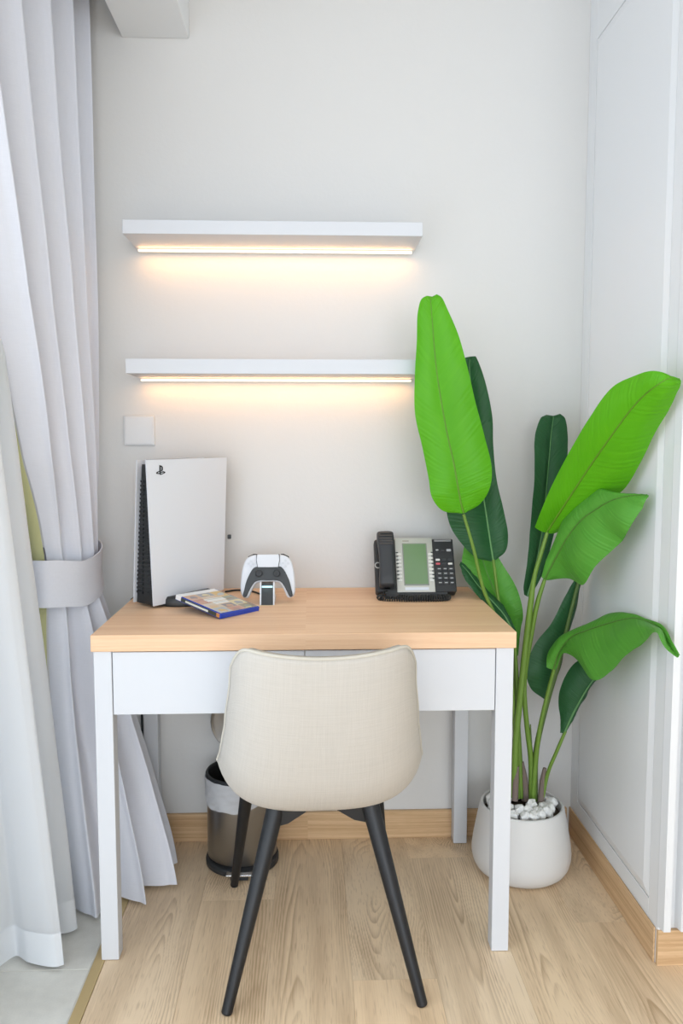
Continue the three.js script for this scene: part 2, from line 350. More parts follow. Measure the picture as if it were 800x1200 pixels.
// ================================================================ CHAIR
{
  const c = thing('dining_chair', 'cream linen shell chair with black tapered legs pushed under the desk', 'chair', [0.03, 0, 0.55]);
  c.rotation.y = 0.045;
  // centre line of the outer shell, from the top of the back down and forward under the seat (y, z from the chair's base)
  const prof = new THREE.CatmullRomCurve3([[0, 0.790, 0.285], [0, 0.72, 0.274], [0, 0.63, 0.252], [0, 0.54, 0.224], [0, 0.46, 0.186], [0, 0.405, 0.130], [0, 0.382, 0.05], [0, 0.382, -0.08], [0, 0.398, -0.20], [0, 0.418, -0.272]].map((p) => V(...p)), false, 'centripetal');
  const LEN = prof.getLength();
  const widths = [[0, 0.186], [0.12, 0.193], [0.25, 0.206], [0.38, 0.220], [0.5, 0.229], [0.62, 0.226], [0.8, 0.214], [1, 0.198]];
  const cups = [[0, 0.075], [0.15, 0.088], [0.3, 0.106], [0.45, 0.117], [0.58, 0.108], [0.72, 0.082], [0.87, 0.05], [1, 0.03]];
  const look = (tab, t) => { for (let i = 1; i < tab.length; i++) if (t <= tab[i][0]) { const [a, b] = [tab[i - 1], tab[i]]; return lerp(a[1], b[1], smooth(0, 1, (t - a[0]) / (b[0] - a[0])) * 0.5 + 0.5 * (t - a[0]) / (b[0] - a[0])); } return tab[tab.length - 1][1]; };
  const outer = (s, t) => {
    const as = Math.abs(s), a0 = 0.010 * (1 - smooth(0, 0.75, as)) + 0.060 * Math.pow(Math.max(0, (as - 0.66) / 0.34), 2.8);
    const a1 = 0.05 * Math.pow(Math.max(0, (as - 0.7) / 0.3), 2.4);
    const u = clamp((a0 + (LEN - a0 - a1) * t + 0.0) / LEN, 0.0, 1);
    const p = prof.getPointAt(u), g = prof.getTangentAt(u), n = V(0, -g.z, g.y);            // towards the sitter
    if (n.z > 0 && n.y < 0) n.negate();
    const w = look(widths, u), k = look(cups, u);
    const sx = Math.sin(s * 1.25) / Math.sin(1.25);
    return p.add(V(sx * w, 0, 0)).addScaledVector(n, k * Math.pow(as, 2.9));
  };
  const NU = 40, NV = 56, P = [], Q = [];
  for (let j = 0; j <= NV; j++) for (let i = 0; i <= NU; i++) P.push(outer(i / NU * 2 - 1, j / NV));
  const at = (i, j) => P[clamp(j, 0, NV) * (NU + 1) + clamp(i, 0, NU)];
  for (let j = 0; j <= NV; j++) for (let i = 0; i <= NU; i++) {
    const du = at(i + 1, j).clone().sub(at(i - 1, j)), dv = at(i, j + 1).clone().sub(at(i, j - 1));
    const n = dv.cross(du).normalize(); if (n.y - n.z < 0) n.negate();
    const e = Math.min(i, NU - i, j * 0.8, (NV - j) * 0.8);
    Q.push(P[j * (NU + 1) + i].clone().addScaledVector(n, 0.016 + 0.014 * smooth(0, 6, e)));
  }
  const pos = [], uv = [], idx = [];
  const put = (A, side) => A.forEach((p, k) => { pos.push(p.x, p.y, p.z); const i = k % (NU + 1), j = Math.floor(k / (NU + 1)); uv.push((i / NU) * 0.5 * 5 + side, (j / NV) * LEN * 5); });
  put(P, 0); put(Q, 0.3);
  const O = P.length, id = (i, j) => j * (NU + 1) + i;
  for (let j = 0; j < NV; j++) for (let i = 0; i < NU; i++) { const a = id(i, j), b = id(i + 1, j), d = id(i, j + 1), e = id(i + 1, j + 1); idx.push(a, b, e, a, e, d, O + a, O + e, O + b, O + a, O + d, O + e); }
  const loop = []; for (let i = 0; i < NU; i++) loop.push([i, 0]); for (let j = 0; j < NV; j++) loop.push([NU, j]); for (let i = NU; i > 0; i--) loop.push([i, NV]); for (let j = NV; j > 0; j--) loop.push([0, j]);
  loop.forEach(([i, j], k) => { const [i2, j2] = loop[(k + 1) % loop.length], a = id(i, j), b = id(i2, j2); idx.push(a, O + b, b, a, O + a, O + b); });
  const g = new THREE.BufferGeometry(); g.setAttribute('position', new THREE.Float32BufferAttribute(pos, 3)); g.setAttribute('uv', new THREE.Float32BufferAttribute(uv, 2)); g.setIndex(idx); g.computeVertexNormals();
  localPart(c, 'seat_shell', g, linen, 'cream linen seat and back in one shell');
  const pts = loop.map(([i, j]) => P[id(i, j)].clone().lerp(Q[id(i, j)], 0.12));
  const even = new THREE.CatmullRomCurve3(pts, true);
  localPart(c, 'piping', new THREE.TubeGeometry(even, 260, 0.0036, 6, true), pipingMat);
  // thick seat pad inside the shell
  const padRows = []; for (let j = 0; j <= 18; j++) for (let i = 0; i <= 18; i++) { const s = (i / 18 * 2 - 1) * 0.86, t = lerp(0.60, 0.985, j / 18), p = outer(s, t); const e = Math.min(i, 18 - i, j, 18 - j) / 3; padRows.push(p.add(V(0, 0.02 + 0.035 * smooth(0, 1, e), 0))); }
  localPart(c, 'seat_cushion', grid((u, v) => padRows[Math.round(v * 18) * 19 + Math.round(u * 18)], 18, 18), linen);
  // legs and their plates
  const legs = [[[-0.207, 0, 0.198], [-0.098, 0.400, 0.075], 0.0118, 0.0205], [[0.209, 0, 0.206], [0.108, 0.400, 0.083], 0.0118, 0.0205], [[-0.215, 0, -0.300], [-0.160, 0.412, -0.165], 0.0105, 0.0195], [[0.200, 0, -0.318], [0.145, 0.412, -0.165], 0.0105, 0.0195]];
  for (const [a, b, ra, rb] of legs) localPart(c, 'leg', taperedLeg(a, b, ra, rb), blackMetal);
  for (const s of [-1, 1]) for (const z of [0.085, -0.16]) {
    const sh = new THREE.Shape([[0, 0], [0.075, 0], [0.068, -0.010], [0.03, -0.034], [0.006, -0.040]].map((p) => new THREE.Vector2(...p)));
    const e = new THREE.ExtrudeGeometry(sh, { depth: 0.006, bevelEnabled: true, bevelSize: 0.001, bevelThickness: 0.001, bevelSegments: 1 });
    if (s > 0) e.rotateY(Math.PI); e.translate(s * (z > 0 ? 0.104 : 0.145), z > 0 ? 0.394 : 0.394, z);
    localPart(c, 'leg_plate', e, blackMetal);
  }
}

// ================================================================ PEDAL BIN
{
  const cx = -0.187, cz = 0.122, b = thing('pedal_bin', 'small steel pedal bin with open lid and white liner under the desk', 'bin', [cx, 0, cz]);
  localPart(b, 'base', lathe([[0, 0], [0.099, 0], [0.1035, 0.003], [0.104, 0.015], [0.101, 0.024], [0, 0.026]]), softBlack);
  localPart(b, 'bin_body', lathe([[0.0, 0.031], [0.0985, 0.031], [0.0985, 0.258], [0.0965, 0.258], [0.0965, 0.040], [0, 0.040]]), steel, 'brushed steel body');
  localPart(b, 'rim', lathe([[0.0935, 0.255], [0.0935, 0.268], [0.096, 0.2705], [0.1005, 0.268], [0.1005, 0.255], [0.0935, 0.255]]), softBlack);
  localPart(b, 'inner_bucket', lathe([[0, 0.045], [0.088, 0.045], [0.0932, 0.262]]), M({ color: '#1f2020', roughness: 0.7, side: THREE.DoubleSide }));
  localPart(b, 'bin_liner', grid((u, v) => { const a = u * Math.PI * 2, r = 0.1022 + 0.0014 * Math.sin(a * 9 + 3 * v) * v + 0.0035 * N3(Math.cos(a) * 5, v * 9, Math.sin(a) * 5) + 0.001, y = lerp(0.262, 0.192 + 0.010 * Math.sin(a * 2 + 0.6) + 0.003 * Math.sin(a * 7), v); return V(Math.cos(a) * r, y, Math.sin(a) * r); }, 96, 14), bagMat, 'white plastic bag folded over the rim');
  const pd = localPart(b, 'pedal', (() => { const g = box(-0.036, 0.036, 0.014, 0.020, 0.100, 0.122, 0.002); return g; })(), chrome);
  const pb = mesh('pedal_pad', box(-0.024, 0.024, 0.001, 0.0135, 0.098, 0.116, 0.002), softBlack); pd.add(pb);
  const lid = lathe([[0, 0.012], [0.05, 0.010], [0.088, 0.003], [0.0985, -0.006], [0.0965, -0.0065], [0.086, 0.000], [0, 0.006]]);
  lid.rotateX(-Math.PI / 2 + 0.06); lid.translate(0, 0.376, -0.099);
  localPart(b, 'lid', lid, steel, 'open lid standing upright');
  localPart(b, 'hinge', box(-0.02, 0.02, 0.255, 0.285, -0.112, -0.098, 0.003), softBlack);
}

// ================================================================ CURTAINS
const lookup = (tab, y) => { // rows [y, ...values], y falling; smooth between rows
  if (y >= tab[0][0]) return tab[0].slice(1);
  for (let i = 1; i < tab.length; i++) if (y >= tab[i][0]) {
    const t = (tab[i - 1][0] - y) / (tab[i - 1][0] - tab[i][0]);
    const g = (k, a) => tab[clamp(k, 0, tab.length - 1)][a];
    return tab[i].slice(1).map((_, q) => { const a = q + 1, p0 = g(i - 2, a), p1 = g(i - 1, a), p2 = g(i, a), p3 = g(i + 1, a); const m1 = (p2 - p0) / 2, m2 = (p3 - p1) / 2, t2 = t * t, t3 = t2 * t; return (2 * t3 - 3 * t2 + 1) * p1 + (t3 - 2 * t2 + t) * m1 + (-2 * t3 + 3 * t2) * p2 + (t3 - t2) * m2; });
  }
  return tab[tab.length - 1].slice(1);
};
{
  const c = thing('drape_curtain', 'pale grey drape tied back beside the desk', 'curtain', [-0.62, 0.012, 0.22]);
  // per height: three points (x, z) of the line the pleats follow, from the wall to the leading edge, then the pleats' depth
  const rows = [
    [2.585, -0.612, 0.075, -0.63, 0.42, -0.665, 0.82, 0.040],
    [2.10, -0.606, 0.078, -0.625, 0.39, -0.665, 0.75, 0.040],
    [1.53, -0.600, 0.085, -0.612, 0.31, -0.655, 0.555, 0.036],
    [1.15, -0.598, 0.095, -0.596, 0.25, -0.650, 0.41, 0.028],
    [0.93, -0.602, 0.100, -0.580, 0.21, -0.650, 0.325, 0.013],
    [0.82, -0.602, 0.100, -0.576, 0.21, -0.645, 0.325, 0.012],
    [0.70, -0.590, 0.095, -0.550, 0.215, -0.645, 0.335, 0.022],
    [0.56, -0.570, 0.090, -0.522, 0.230, -0.640, 0.355, 0.026],
    [0.30, -0.530, 0.080, -0.455, 0.255, -0.625, 0.385, 0.032],
    [0.012, -0.480, 0.070, -0.392, 0.275, -0.605, 0.400, 0.040],
  ];
  const NP = 4.6;
  const at = (u, y) => {
    const [x0, z0, x1, z1, x2, z2, A] = lookup(rows, y);
    const q = (s) => [(1 - s) * (1 - s) * x0 + 2 * s * (1 - s) * (2 * x1 - (x0 + x2) / 2) + s * s * x2, (1 - s) * (1 - s) * z0 + 2 * s * (1 - s) * (2 * z1 - (z0 + z2) / 2) + s * s * z2];
    const [x, z] = q(u), [xa, za] = q(u - 0.01), [xb, zb] = q(u + 0.01);
    let nx = zb - za, nz = -(xb - xa); const l = Math.hypot(nx, nz) || 1; nx /= l; nz /= l;
    const ph = u * NP * 2 * Math.PI + 0.8 + 0.5 * Math.sin(u * 5 + 1);
    const w = Math.sin(ph), p = (w + 0.28 * Math.sin(2 * ph + 0.7) + 0.16 * N3(u * 9, y * 2.3, 4.4)) * A;
    const slip = 0.35 * Math.cos(ph) * A;
    return V(x + nx * p - nz * slip, y, z + nz * p + nx * slip);
  };
  part(c, 'drape_cloth', uvMetres(grid((u, v) => at(u, lerp(2.585, 0.012, Math.pow(v, 0.95))), 220, 110), 'y', 3, 3), drape);
  const ff = part(c, 'lining', grid((u, v) => { const y = lerp(2.58, 0.02, v), e = at(0.999, y); return V(e.x - 0.004 - 0.035 * u, y, e.z + 0.004 + 0.012 * Math.sin(u * 2.2) - 0.02 * u); }, 8, 80), liningMat, 'yellowish lining along the leading edge');
  // tie-back band round the gathered cloth
  const ring = new THREE.CatmullRomCurve3([[-0.64, 0, 0.035], [-0.585, 0, 0.085], [-0.552, 0, 0.16], [-0.553, 0, 0.235], [-0.585, 0, 0.315], [-0.645, 0, 0.365], [-0.705, 0, 0.33], [-0.715, 0, 0.2], [-0.69, 0, 0.08]].map((p) => V(...p)), true);
  const slope = (z) => 0.925 - 0.03 * smooth(0.08, 0.3, z) + 0.012 * smooth(0.28, 0.37, z);
  const bandPt = (a, v, off) => { const p = ring.getPoint(a), t = ring.getTangent(a), n = V(t.z, 0, -t.x).negate(); const yt = slope(p.z), yb = yt - 0.118 + 0.03 * smooth(0.22, 0.04, p.z); return V(p.x, lerp(yt, yb, v), p.z).addScaledVector(n, off + 0.004 * Math.sin(v * Math.PI)); };
  part(c, 'tie_back', merge([grid((u, v) => bandPt(u, v, 0.004), 72, 8), grid((u, v) => bandPt(u, v, 0.0005), 72, 8), grid((u, v) => bandPt(u, 0, lerp(0.0005, 0.004, v)), 72, 1), grid((u, v) => bandPt(u, 1, lerp(0.0005, 0.004, v)), 72, 1)]), drape, 'grey fabric tie-back band');
  const track = thing('curtain_track', 'white curtain track on the ceiling above the drape', 'curtain track', [-0.64, 2.592, 1.5]);
  localPart(track, 'rail', box(-0.012, 0.012, 0, 0.028, -1.48, 1.6, 0.003), joinery);
}
{ // sheer: hangs on the window side, folds widening to the floor
  const c = thing('sheer_curtain', 'translucent white sheer curtain with a wide hem on the tiles', 'curtain', [-0.7, 0.008, 0.8]);
  // folds at the floor: zigzag of (x, z); higher up they draw towards the track
  const foot = [[-0.74, 0.36], [-0.70, 0.41], [-0.62, 0.437], [-0.563, 0.452], [-0.585, 0.470], [-0.665, 0.488], [-0.672, 0.525], [-0.625, 0.565], [-0.556, 0.590], [-0.570, 0.602], [-0.640, 0.580], [-0.676, 0.556], [-0.700, 0.600], [-0.730, 0.66], [-0.76, 0.70], [-0.70, 0.75], [-0.66, 0.80], [-0.72, 0.86], [-0.76, 0.92], [-0.69, 0.97]];
  const head = foot.map((_, k) => [-0.80 + 0.028 * Math.cos(k * 1.55), 0.40 + k * 0.030]);
  const cf = new THREE.CatmullRomCurve3(foot.map((p) => V(p[0], 0, p[1])), false, 'centripetal'), ch = new THREE.CatmullRomCurve3(head.map((p) => V(p[0], 0, p[1])), false, 'centripetal');
  const at = (u, y) => { const a = cf.getPoint(u), b = ch.getPoint(u), t = clamp(y / 2.58), k = Math.pow(t, 1.12); const w = 0.004 * N3(u * 22, y * 3, 3.3) * (1 - t); return V(lerp(a.x, b.x, k) + w, y, lerp(a.z, b.z, k) + w); };
  part(c, 'sheer_cloth', uvMetres(grid((u, v) => at(u, lerp(2.58, 0.008, v)), 260, 70), 'y'), sheerMat);
  part(c, 'hem', uvMetres(merge([grid((u, v) => at(u, lerp(0.088, 0.009, v)).add(V(0.0012, 0, 0.0012)), 260, 6), grid((u, v) => at(u, lerp(0.088, 0.009, v)).add(V(-0.0012, 0, -0.0012)), 260, 6)]), 'y'), sheerHem, 'wide doubled hem');
  const track = thing('sheer_track', 'white sheer curtain track on the ceiling beside the window', 'curtain track', [-0.80, 2.592, 1.5]);
  localPart(track, 'rail', box(-0.010, 0.010, 0, 0.028, -1.3, 1.6, 0.003), joinery);
}

// ================================================================ POTTED PLANT
const leafTex = (base, rib, s) => dataTex(256, 512, (x, y) => {
  const u = x / 256 * 2 - 1, au = Math.abs(u), v = y / 512;
  const vein = N3((v * 1.0 - au * 0.10) * 120, 0.5, s) * 0.5 + N3((v - au * 0.10) * 300, au * 2, s + 3) * 0.3, blot = N3(u * 3, v * 7, s + 9);
  const c = mix3(base, rib, clamp(0.12 + vein * 0.3 + blot * 0.25) * 0.8);
  return c;
});
const leafBump = dataTex(256, 512, (x, y) => { const au = Math.abs(x / 128 - 1), v = y / 512; const k = 128 + 90 * N3((v - au * 0.10) * 90, 0.5, 2); return [k, k, k]; }, false);
const leafMat = (base, rib, s, tr = 0.12) => PH({ map: leafTex(base, rib, s), bumpMap: leafBump, bumpScale: 0.002, roughness: 0.48, specularIntensity: 0.55, transmission: tr, thickness: 0, side: THREE.DoubleSide });
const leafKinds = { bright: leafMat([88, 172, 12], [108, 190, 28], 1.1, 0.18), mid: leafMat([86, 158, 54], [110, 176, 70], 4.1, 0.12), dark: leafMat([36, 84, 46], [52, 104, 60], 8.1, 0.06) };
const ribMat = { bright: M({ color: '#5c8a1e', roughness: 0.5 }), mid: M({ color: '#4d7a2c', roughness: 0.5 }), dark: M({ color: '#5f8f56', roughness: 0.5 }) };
const stemMat = M({ color: '#6b8c34', roughness: 0.5 }), stemDark = M({ color: '#566f34', roughness: 0.55 }), sheathMat = M({ color: '#7a6c64', roughness: 0.9 });
const LEAVES = {
  A: [[0.409,1.01,0.25,0.416,1.012,0.25,0.425,1.014,0.25],[0.361,1.017,0.251,0.406,1.044,0.255,0.457,1.035,0.259],[0.331,1.053,0.253,0.397,1.087,0.26,0.479,1.076,0.267],[0.322,1.103,0.251,0.387,1.139,0.262,0.484,1.128,0.273],[0.303,1.19,0.254,0.369,1.212,0.266,0.463,1.212,0.278],[0.284,1.271,0.258,0.35,1.304,0.27,0.437,1.299,0.282],[0.282,1.37,0.264,0.335,1.391,0.276,0.413,1.39,0.288],[0.285,1.456,0.271,0.326,1.472,0.282,0.389,1.468,0.293],[0.286,1.527,0.281,0.32,1.53,0.288,0.359,1.534,0.295],[0.295,1.56,0.286,0.318,1.56,0.29,0.344,1.563,0.294],[0.307,1.567,0.29,0.321,1.565,0.29,0.333,1.571,0.29]],
  B: [[0.508,0.87,0.17,0.515,0.872,0.17,0.523,0.875,0.17],[0.465,0.882,0.172,0.509,0.912,0.165,0.548,0.898,0.17],[0.424,0.923,0.173,0.502,0.959,0.16,0.555,0.941,0.17],[0.393,0.975,0.175,0.493,1.02,0.155,0.541,1.012,0.17],[0.376,1.054,0.17,0.478,1.112,0.15,0.522,1.096,0.165],[0.376,1.147,0.165,0.466,1.205,0.145,0.512,1.189,0.16],[0.38,1.24,0.16,0.456,1.287,0.14,0.509,1.268,0.155],[0.395,1.333,0.148,0.452,1.357,0.135,0.492,1.357,0.145],[0.42,1.403,0.137,0.449,1.409,0.13,0.474,1.415,0.135],[0.437,1.429,0.13,0.451,1.432,0.13,0.466,1.433,0.13]],
  C: [[0.578,0.593,0.16,0.585,0.598,0.16,0.592,0.602,0.16],[0.56,0.665,0.158,0.577,0.673,0.15,0.598,0.68,0.16],[0.526,0.709,0.155,0.554,0.73,0.14,0.604,0.719,0.16],[0.47,0.78,0.145,0.526,0.786,0.13,0.589,0.785,0.15],[0.435,0.841,0.135,0.503,0.846,0.12,0.551,0.853,0.14],[0.442,0.894,0.117,0.485,0.905,0.11,0.519,0.906,0.12],[0.457,0.933,0.1,0.469,0.938,0.1,0.481,0.938,0.1]],
  D: [[0.562,0.666,0.21,0.566,0.678,0.21,0.571,0.687,0.21],[0.532,0.712,0.212,0.539,0.728,0.2,0.547,0.74,0.188],[0.497,0.749,0.21,0.503,0.769,0.19,0.515,0.777,0.17],[0.459,0.79,0.2,0.469,0.808,0.18,0.481,0.814,0.16],[0.431,0.832,0.182,0.447,0.839,0.17,0.454,0.845,0.158],[0.422,0.86,0.165,0.424,0.865,0.165,0.426,0.87,0.165]],
  E: [[0.606,0.774,0.16,0.615,0.769,0.16,0.625,0.772,0.16],[0.601,0.797,0.166,0.625,0.807,0.155,0.654,0.824,0.155],[0.61,0.877,0.172,0.644,0.885,0.15,0.678,0.897,0.15],[0.617,0.96,0.17,0.66,0.975,0.14,0.698,0.975,0.14],[0.624,1.065,0.16,0.67,1.075,0.13,0.718,1.087,0.13],[0.629,1.17,0.15,0.68,1.175,0.12,0.731,1.175,0.12],[0.636,1.229,0.138,0.685,1.229,0.115,0.731,1.227,0.115],[0.651,1.264,0.121,0.691,1.265,0.11,0.722,1.267,0.11],[0.671,1.274,0.11,0.691,1.271,0.11,0.71,1.277,0.11]],
  F: [[0.606,0.973,0.25,0.638,0.959,0.25,0.663,0.957,0.25],[0.608,1.018,0.295,0.649,1.005,0.3,0.704,0.991,0.297],[0.62,1.097,0.36,0.663,1.067,0.37,0.744,1.036,0.363],[0.637,1.179,0.435,0.683,1.144,0.45,0.767,1.082,0.44],[0.659,1.26,0.515,0.697,1.207,0.53,0.776,1.156,0.52],[0.679,1.32,0.585,0.711,1.263,0.6,0.778,1.22,0.59],[0.706,1.34,0.635,0.724,1.298,0.65,0.783,1.265,0.64],[0.727,1.348,0.675,0.736,1.317,0.685,0.783,1.305,0.678],[0.742,1.344,0.695,0.752,1.33,0.7,0.783,1.323,0.697],[0.754,1.337,0.705,0.764,1.334,0.705,0.775,1.331,0.705]],
  G: [[0.63,0.838,0.24,0.639,0.831,0.24,0.651,0.829,0.24],[0.638,0.889,0.254,0.658,0.899,0.28,0.68,0.843,0.299],[0.653,0.949,0.278,0.672,0.959,0.33,0.698,0.838,0.367],[0.673,1.01,0.31,0.689,1.006,0.38,0.72,0.906,0.43],[0.695,1.066,0.36,0.71,1.038,0.43,0.744,0.958,0.48],[0.717,1.085,0.4,0.726,1.059,0.47,0.751,0.989,0.52],[0.734,1.08,0.458,0.745,1.072,0.51,0.763,1.034,0.547],[0.755,1.077,0.514,0.761,1.077,0.54,0.769,1.058,0.559],[0.776,1.081,0.56,0.78,1.079,0.56,0.78,1.076,0.56]],
  H: [[0.656,0.489,0.2,0.665,0.487,0.2,0.67,0.494,0.2],[0.619,0.519,0.201,0.678,0.526,0.195,0.694,0.527,0.174],[0.603,0.566,0.203,0.693,0.58,0.19,0.715,0.573,0.147],[0.626,0.637,0.2,0.709,0.646,0.185,0.735,0.639,0.135],[0.671,0.702,0.195,0.726,0.717,0.18,0.754,0.711,0.13],[0.708,0.765,0.188,0.742,0.783,0.175,0.771,0.78,0.132],[0.739,0.817,0.176,0.757,0.84,0.17,0.781,0.841,0.149],[0.765,0.875,0.165,0.769,0.882,0.165,0.774,0.887,0.165]],
  I: [[0.646,0.593,0.25,0.665,0.586,0.25,0.674,0.588,0.25],[0.65,0.624,0.243,0.674,0.638,0.27,0.678,0.642,0.293],[0.68,0.674,0.247,0.693,0.685,0.3,0.695,0.642,0.347],[0.733,0.714,0.28,0.721,0.721,0.36,0.704,0.613,0.43],[0.781,0.754,0.34,0.753,0.752,0.42,0.733,0.648,0.49],[0.792,0.779,0.445,0.778,0.782,0.5,0.745,0.717,0.57],[0.792,0.791,0.56,0.79,0.786,0.57,0.748,0.764,0.64],[0.792,0.793,0.633,0.788,0.781,0.63,0.756,0.789,0.677],[0.792,0.77,0.682,0.788,0.76,0.67,0.766,0.764,0.693],[0.792,0.75,0.716,0.792,0.745,0.712,0.792,0.741,0.705]],
  J: [[0.688,0.41,0.25,0.699,0.41,0.25,0.706,0.415,0.25],[0.691,0.438,0.24,0.713,0.45,0.255,0.73,0.452,0.24],[0.687,0.492,0.23,0.732,0.494,0.26,0.753,0.491,0.23],[0.698,0.553,0.235,0.752,0.535,0.265,0.772,0.535,0.235],[0.724,0.599,0.24,0.77,0.567,0.27,0.792,0.565,0.248],[0.758,0.628,0.26,0.792,0.617,0.283,0.792,0.627,0.319],[0.792,0.684,0.321,0.792,0.684,0.339,0.792,0.683,0.351]],
};
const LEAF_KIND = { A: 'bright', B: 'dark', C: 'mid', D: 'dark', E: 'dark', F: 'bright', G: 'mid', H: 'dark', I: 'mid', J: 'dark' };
const STEMS = {
  A: [[0.416,1.008,0.25,0.004],[0.446,0.911,0.245,0.0045],[0.474,0.808,0.235,0.005],[0.522,0.698,0.225,0.0055],[0.56,0.541,0.215,0.006],[0.577,0.37,0.21,0.0065],[0.588,0.209,0.205,0.007]],
  B: [[0.515,0.875,0.17,0.004],[0.536,0.732,0.175,0.0045],[0.57,0.603,0.18,0.005],[0.588,0.411,0.19,0.006],[0.597,0.206,0.2,0.007]],
  C: [[0.585,0.598,0.16,0.004],[0.59,0.432,0.18,0.005],[0.605,0.202,0.19,0.006]],
  D: [[0.566,0.678,0.21,0.004],[0.578,0.539,0.21,0.005],[0.582,0.37,0.21,0.005],[0.582,0.211,0.21,0.006]],
  F: [[0.64,0.959,0.25,0.005],[0.625,0.904,0.25,0.0055],[0.61,0.842,0.245,0.006],[0.603,0.771,0.24,0.008],[0.595,0.677,0.235,0.0085],[0.585,0.545,0.23,0.009],[0.573,0.376,0.225,0.009],[0.573,0.216,0.22,0.009]],
  G: [[0.639,0.831,0.24,0.005],[0.623,0.77,0.235,0.0065],[0.609,0.674,0.225,0.007],[0.596,0.541,0.215,0.007],[0.607,0.418,0.21,0.007],[0.622,0.319,0.205,0.008],[0.628,0.198,0.2,0.009]],
  H: [[0.753,0.817,0.175,0.005],[0.728,0.717,0.18,0.006],[0.699,0.595,0.19,0.007],[0.663,0.472,0.2,0.0075],[0.636,0.343,0.205,0.008],[0.636,0.198,0.2,0.009]],
  I: [[0.667,0.588,0.25,0.005],[0.653,0.512,0.24,0.0055],[0.637,0.413,0.23,0.006],[0.632,0.311,0.215,0.007],[0.629,0.201,0.205,0.008]],
  J: [[0.702,0.415,0.25,0.0045],[0.683,0.356,0.24,0.005],[0.665,0.29,0.225,0.005],[0.653,0.212,0.215,0.006]],
  K: [[0.618,0.419,0.205,0.002],[0.622,0.343,0.205,0.003],[0.626,0.218,0.2,0.005]],
};
const SHEATHS = [[[0.579,0.308,0.225,0.005],[0.575,0.267,0.225,0.009],[0.574,0.211,0.225,0.009]],[[0.602,0.306,0.19,0.004],[0.608,0.259,0.19,0.01],[0.614,0.194,0.19,0.012]],[[0.658,0.298,0.215,0.005],[0.654,0.261,0.215,0.009],[0.648,0.195,0.215,0.009]]];
{
  const px = 0.600, pz = 0.200, p = thing('potted_plant', 'tall banana-leaf plant in a round white pot beside the desk', 'plant', [px, 0, pz]);
  localPart(p, 'pot', lathe([[0, 0], [0.098, 0], [0.112, 0.004], [0.124, 0.014], [0.132, 0.028], [0.1365, 0.046], [0.1372, 0.062], [0.134, 0.090], [0.126, 0.135], [0.1165, 0.185], [0.1145, 0.1915], [0.110, 0.194], [0.106, 0.191], [0.107, 0.17], [0.108, 0.12], [0, 0.12]], 72), potMat, 'rounded white pot');
  localPart(p, 'soil', lathe([[0, 0.173], [0.06, 0.171], [0.1065, 0.166], [0.1065, 0.13], [0, 0.13]], 40), soilMat);
  for (const [key, rows] of Object.entries(LEAVES)) {
    const col = (k) => new THREE.CatmullRomCurve3(rows.map((r) => V(r[k], r[k + 1], r[k + 2])), false, 'centripetal');
    const L = col(0), C = col(3), R = col(6), kind = LEAF_KIND[key], s = key.charCodeAt(0) * 1.7;
    const pt = (u, v) => {
      const m = C.getPoint(v), e = (u < 0.5 ? L : R).getPoint(v), t = Math.abs(u - 0.5) * 2, w = e.clone().sub(m), g = C.getTangent(v);
      const n = w.clone().cross(g).normalize(); if (u < 0.5) n.negate();
      const ln = w.length();
      return m.addScaledVector(w, t).addScaledVector(n, ln * 0.12 * Math.sin(Math.PI * t) + t * ln * 0.05 * Math.sin(v * 19 + s) + t * 0.003 * N3(v * 14, t * 2, s));
    };
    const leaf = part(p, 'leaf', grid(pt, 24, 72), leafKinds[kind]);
    const pts = []; for (let k = 0; k <= 12; k++) { const v = k / 12 * 0.96, q = C.getPoint(v); pts.push([q.x, q.y, q.z, lerp(0.0032, 0.0008, v)]); }
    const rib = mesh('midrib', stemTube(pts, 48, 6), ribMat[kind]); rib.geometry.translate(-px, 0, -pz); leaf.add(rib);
  }
  for (const [key, pts] of Object.entries(STEMS)) part(p, 'stem', stemTube(pts, 40, 9), 'HK'.includes(key) ? stemDark : stemMat);
  for (const pts of SHEATHS) part(p, 'sheath', stemTube(pts, 12, 9), sheathMat, 'brown papery sheath');
  // white pebbles on the soil
  const shapes = [0, 1, 2, 3, 4].map((q) => { let g = new THREE.IcosahedronGeometry(1, 1); g.deleteAttribute('normal'); g.deleteAttribute('uv'); g = mergeVertices(g); const a = g.attributes.position; for (let i = 0; i < a.count; i++) { const v = V(a.getX(i), a.getY(i), a.getZ(i)); const k = 1 + 0.6 * N3(v.x * 1.3 + q * 9.3, v.y * 1.3 + 0.4, v.z * 1.3 + q) + (rnd() - 0.5) * 0.16; a.setXYZ(i, v.x * k, v.y * k, v.z * k); } g = g.toNonIndexed(); g.computeVertexNormals(); return g; });
  const rings = [[0.080, 19], [0.060, 13], [0.034, 7]];
  let n = 0;
  for (const [r, cnt] of rings) for (let k = 0; k < cnt; k++) {
    const a = (k + 0.5 * rnd()) / cnt * Math.PI * 2, rr = r + (rnd() - 0.5) * 0.006, x = px + Math.cos(a) * rr, z = pz + Math.sin(a) * rr;
    const near = Object.values(STEMS).concat(SHEATHS).some((s) => { const e = s[s.length - 1]; return Math.hypot(e[0] - x, e[2] - z) < e[3] + 0.010; });
    if (near) continue;
    const m = mesh(numbered('pebble'), shapes[n++ % 5], pebbleMat), q = 0.0125 + rnd() * 0.004;
    m.scale.set(q * 1.12, q * (0.85 + rnd() * 0.25), q); m.rotation.set(rnd() * 0.6, rnd() * 6, rnd() * 0.6); m.position.set(x, 0.172 + q * 0.9 + (0.09 - r) * 0.30 + rnd() * 0.004, z);
    tag(m, 'white pebble lying on top of the round plant pot', 'pebble', 'white pebbles in the plant pot'); scene.add(m);
  }
}

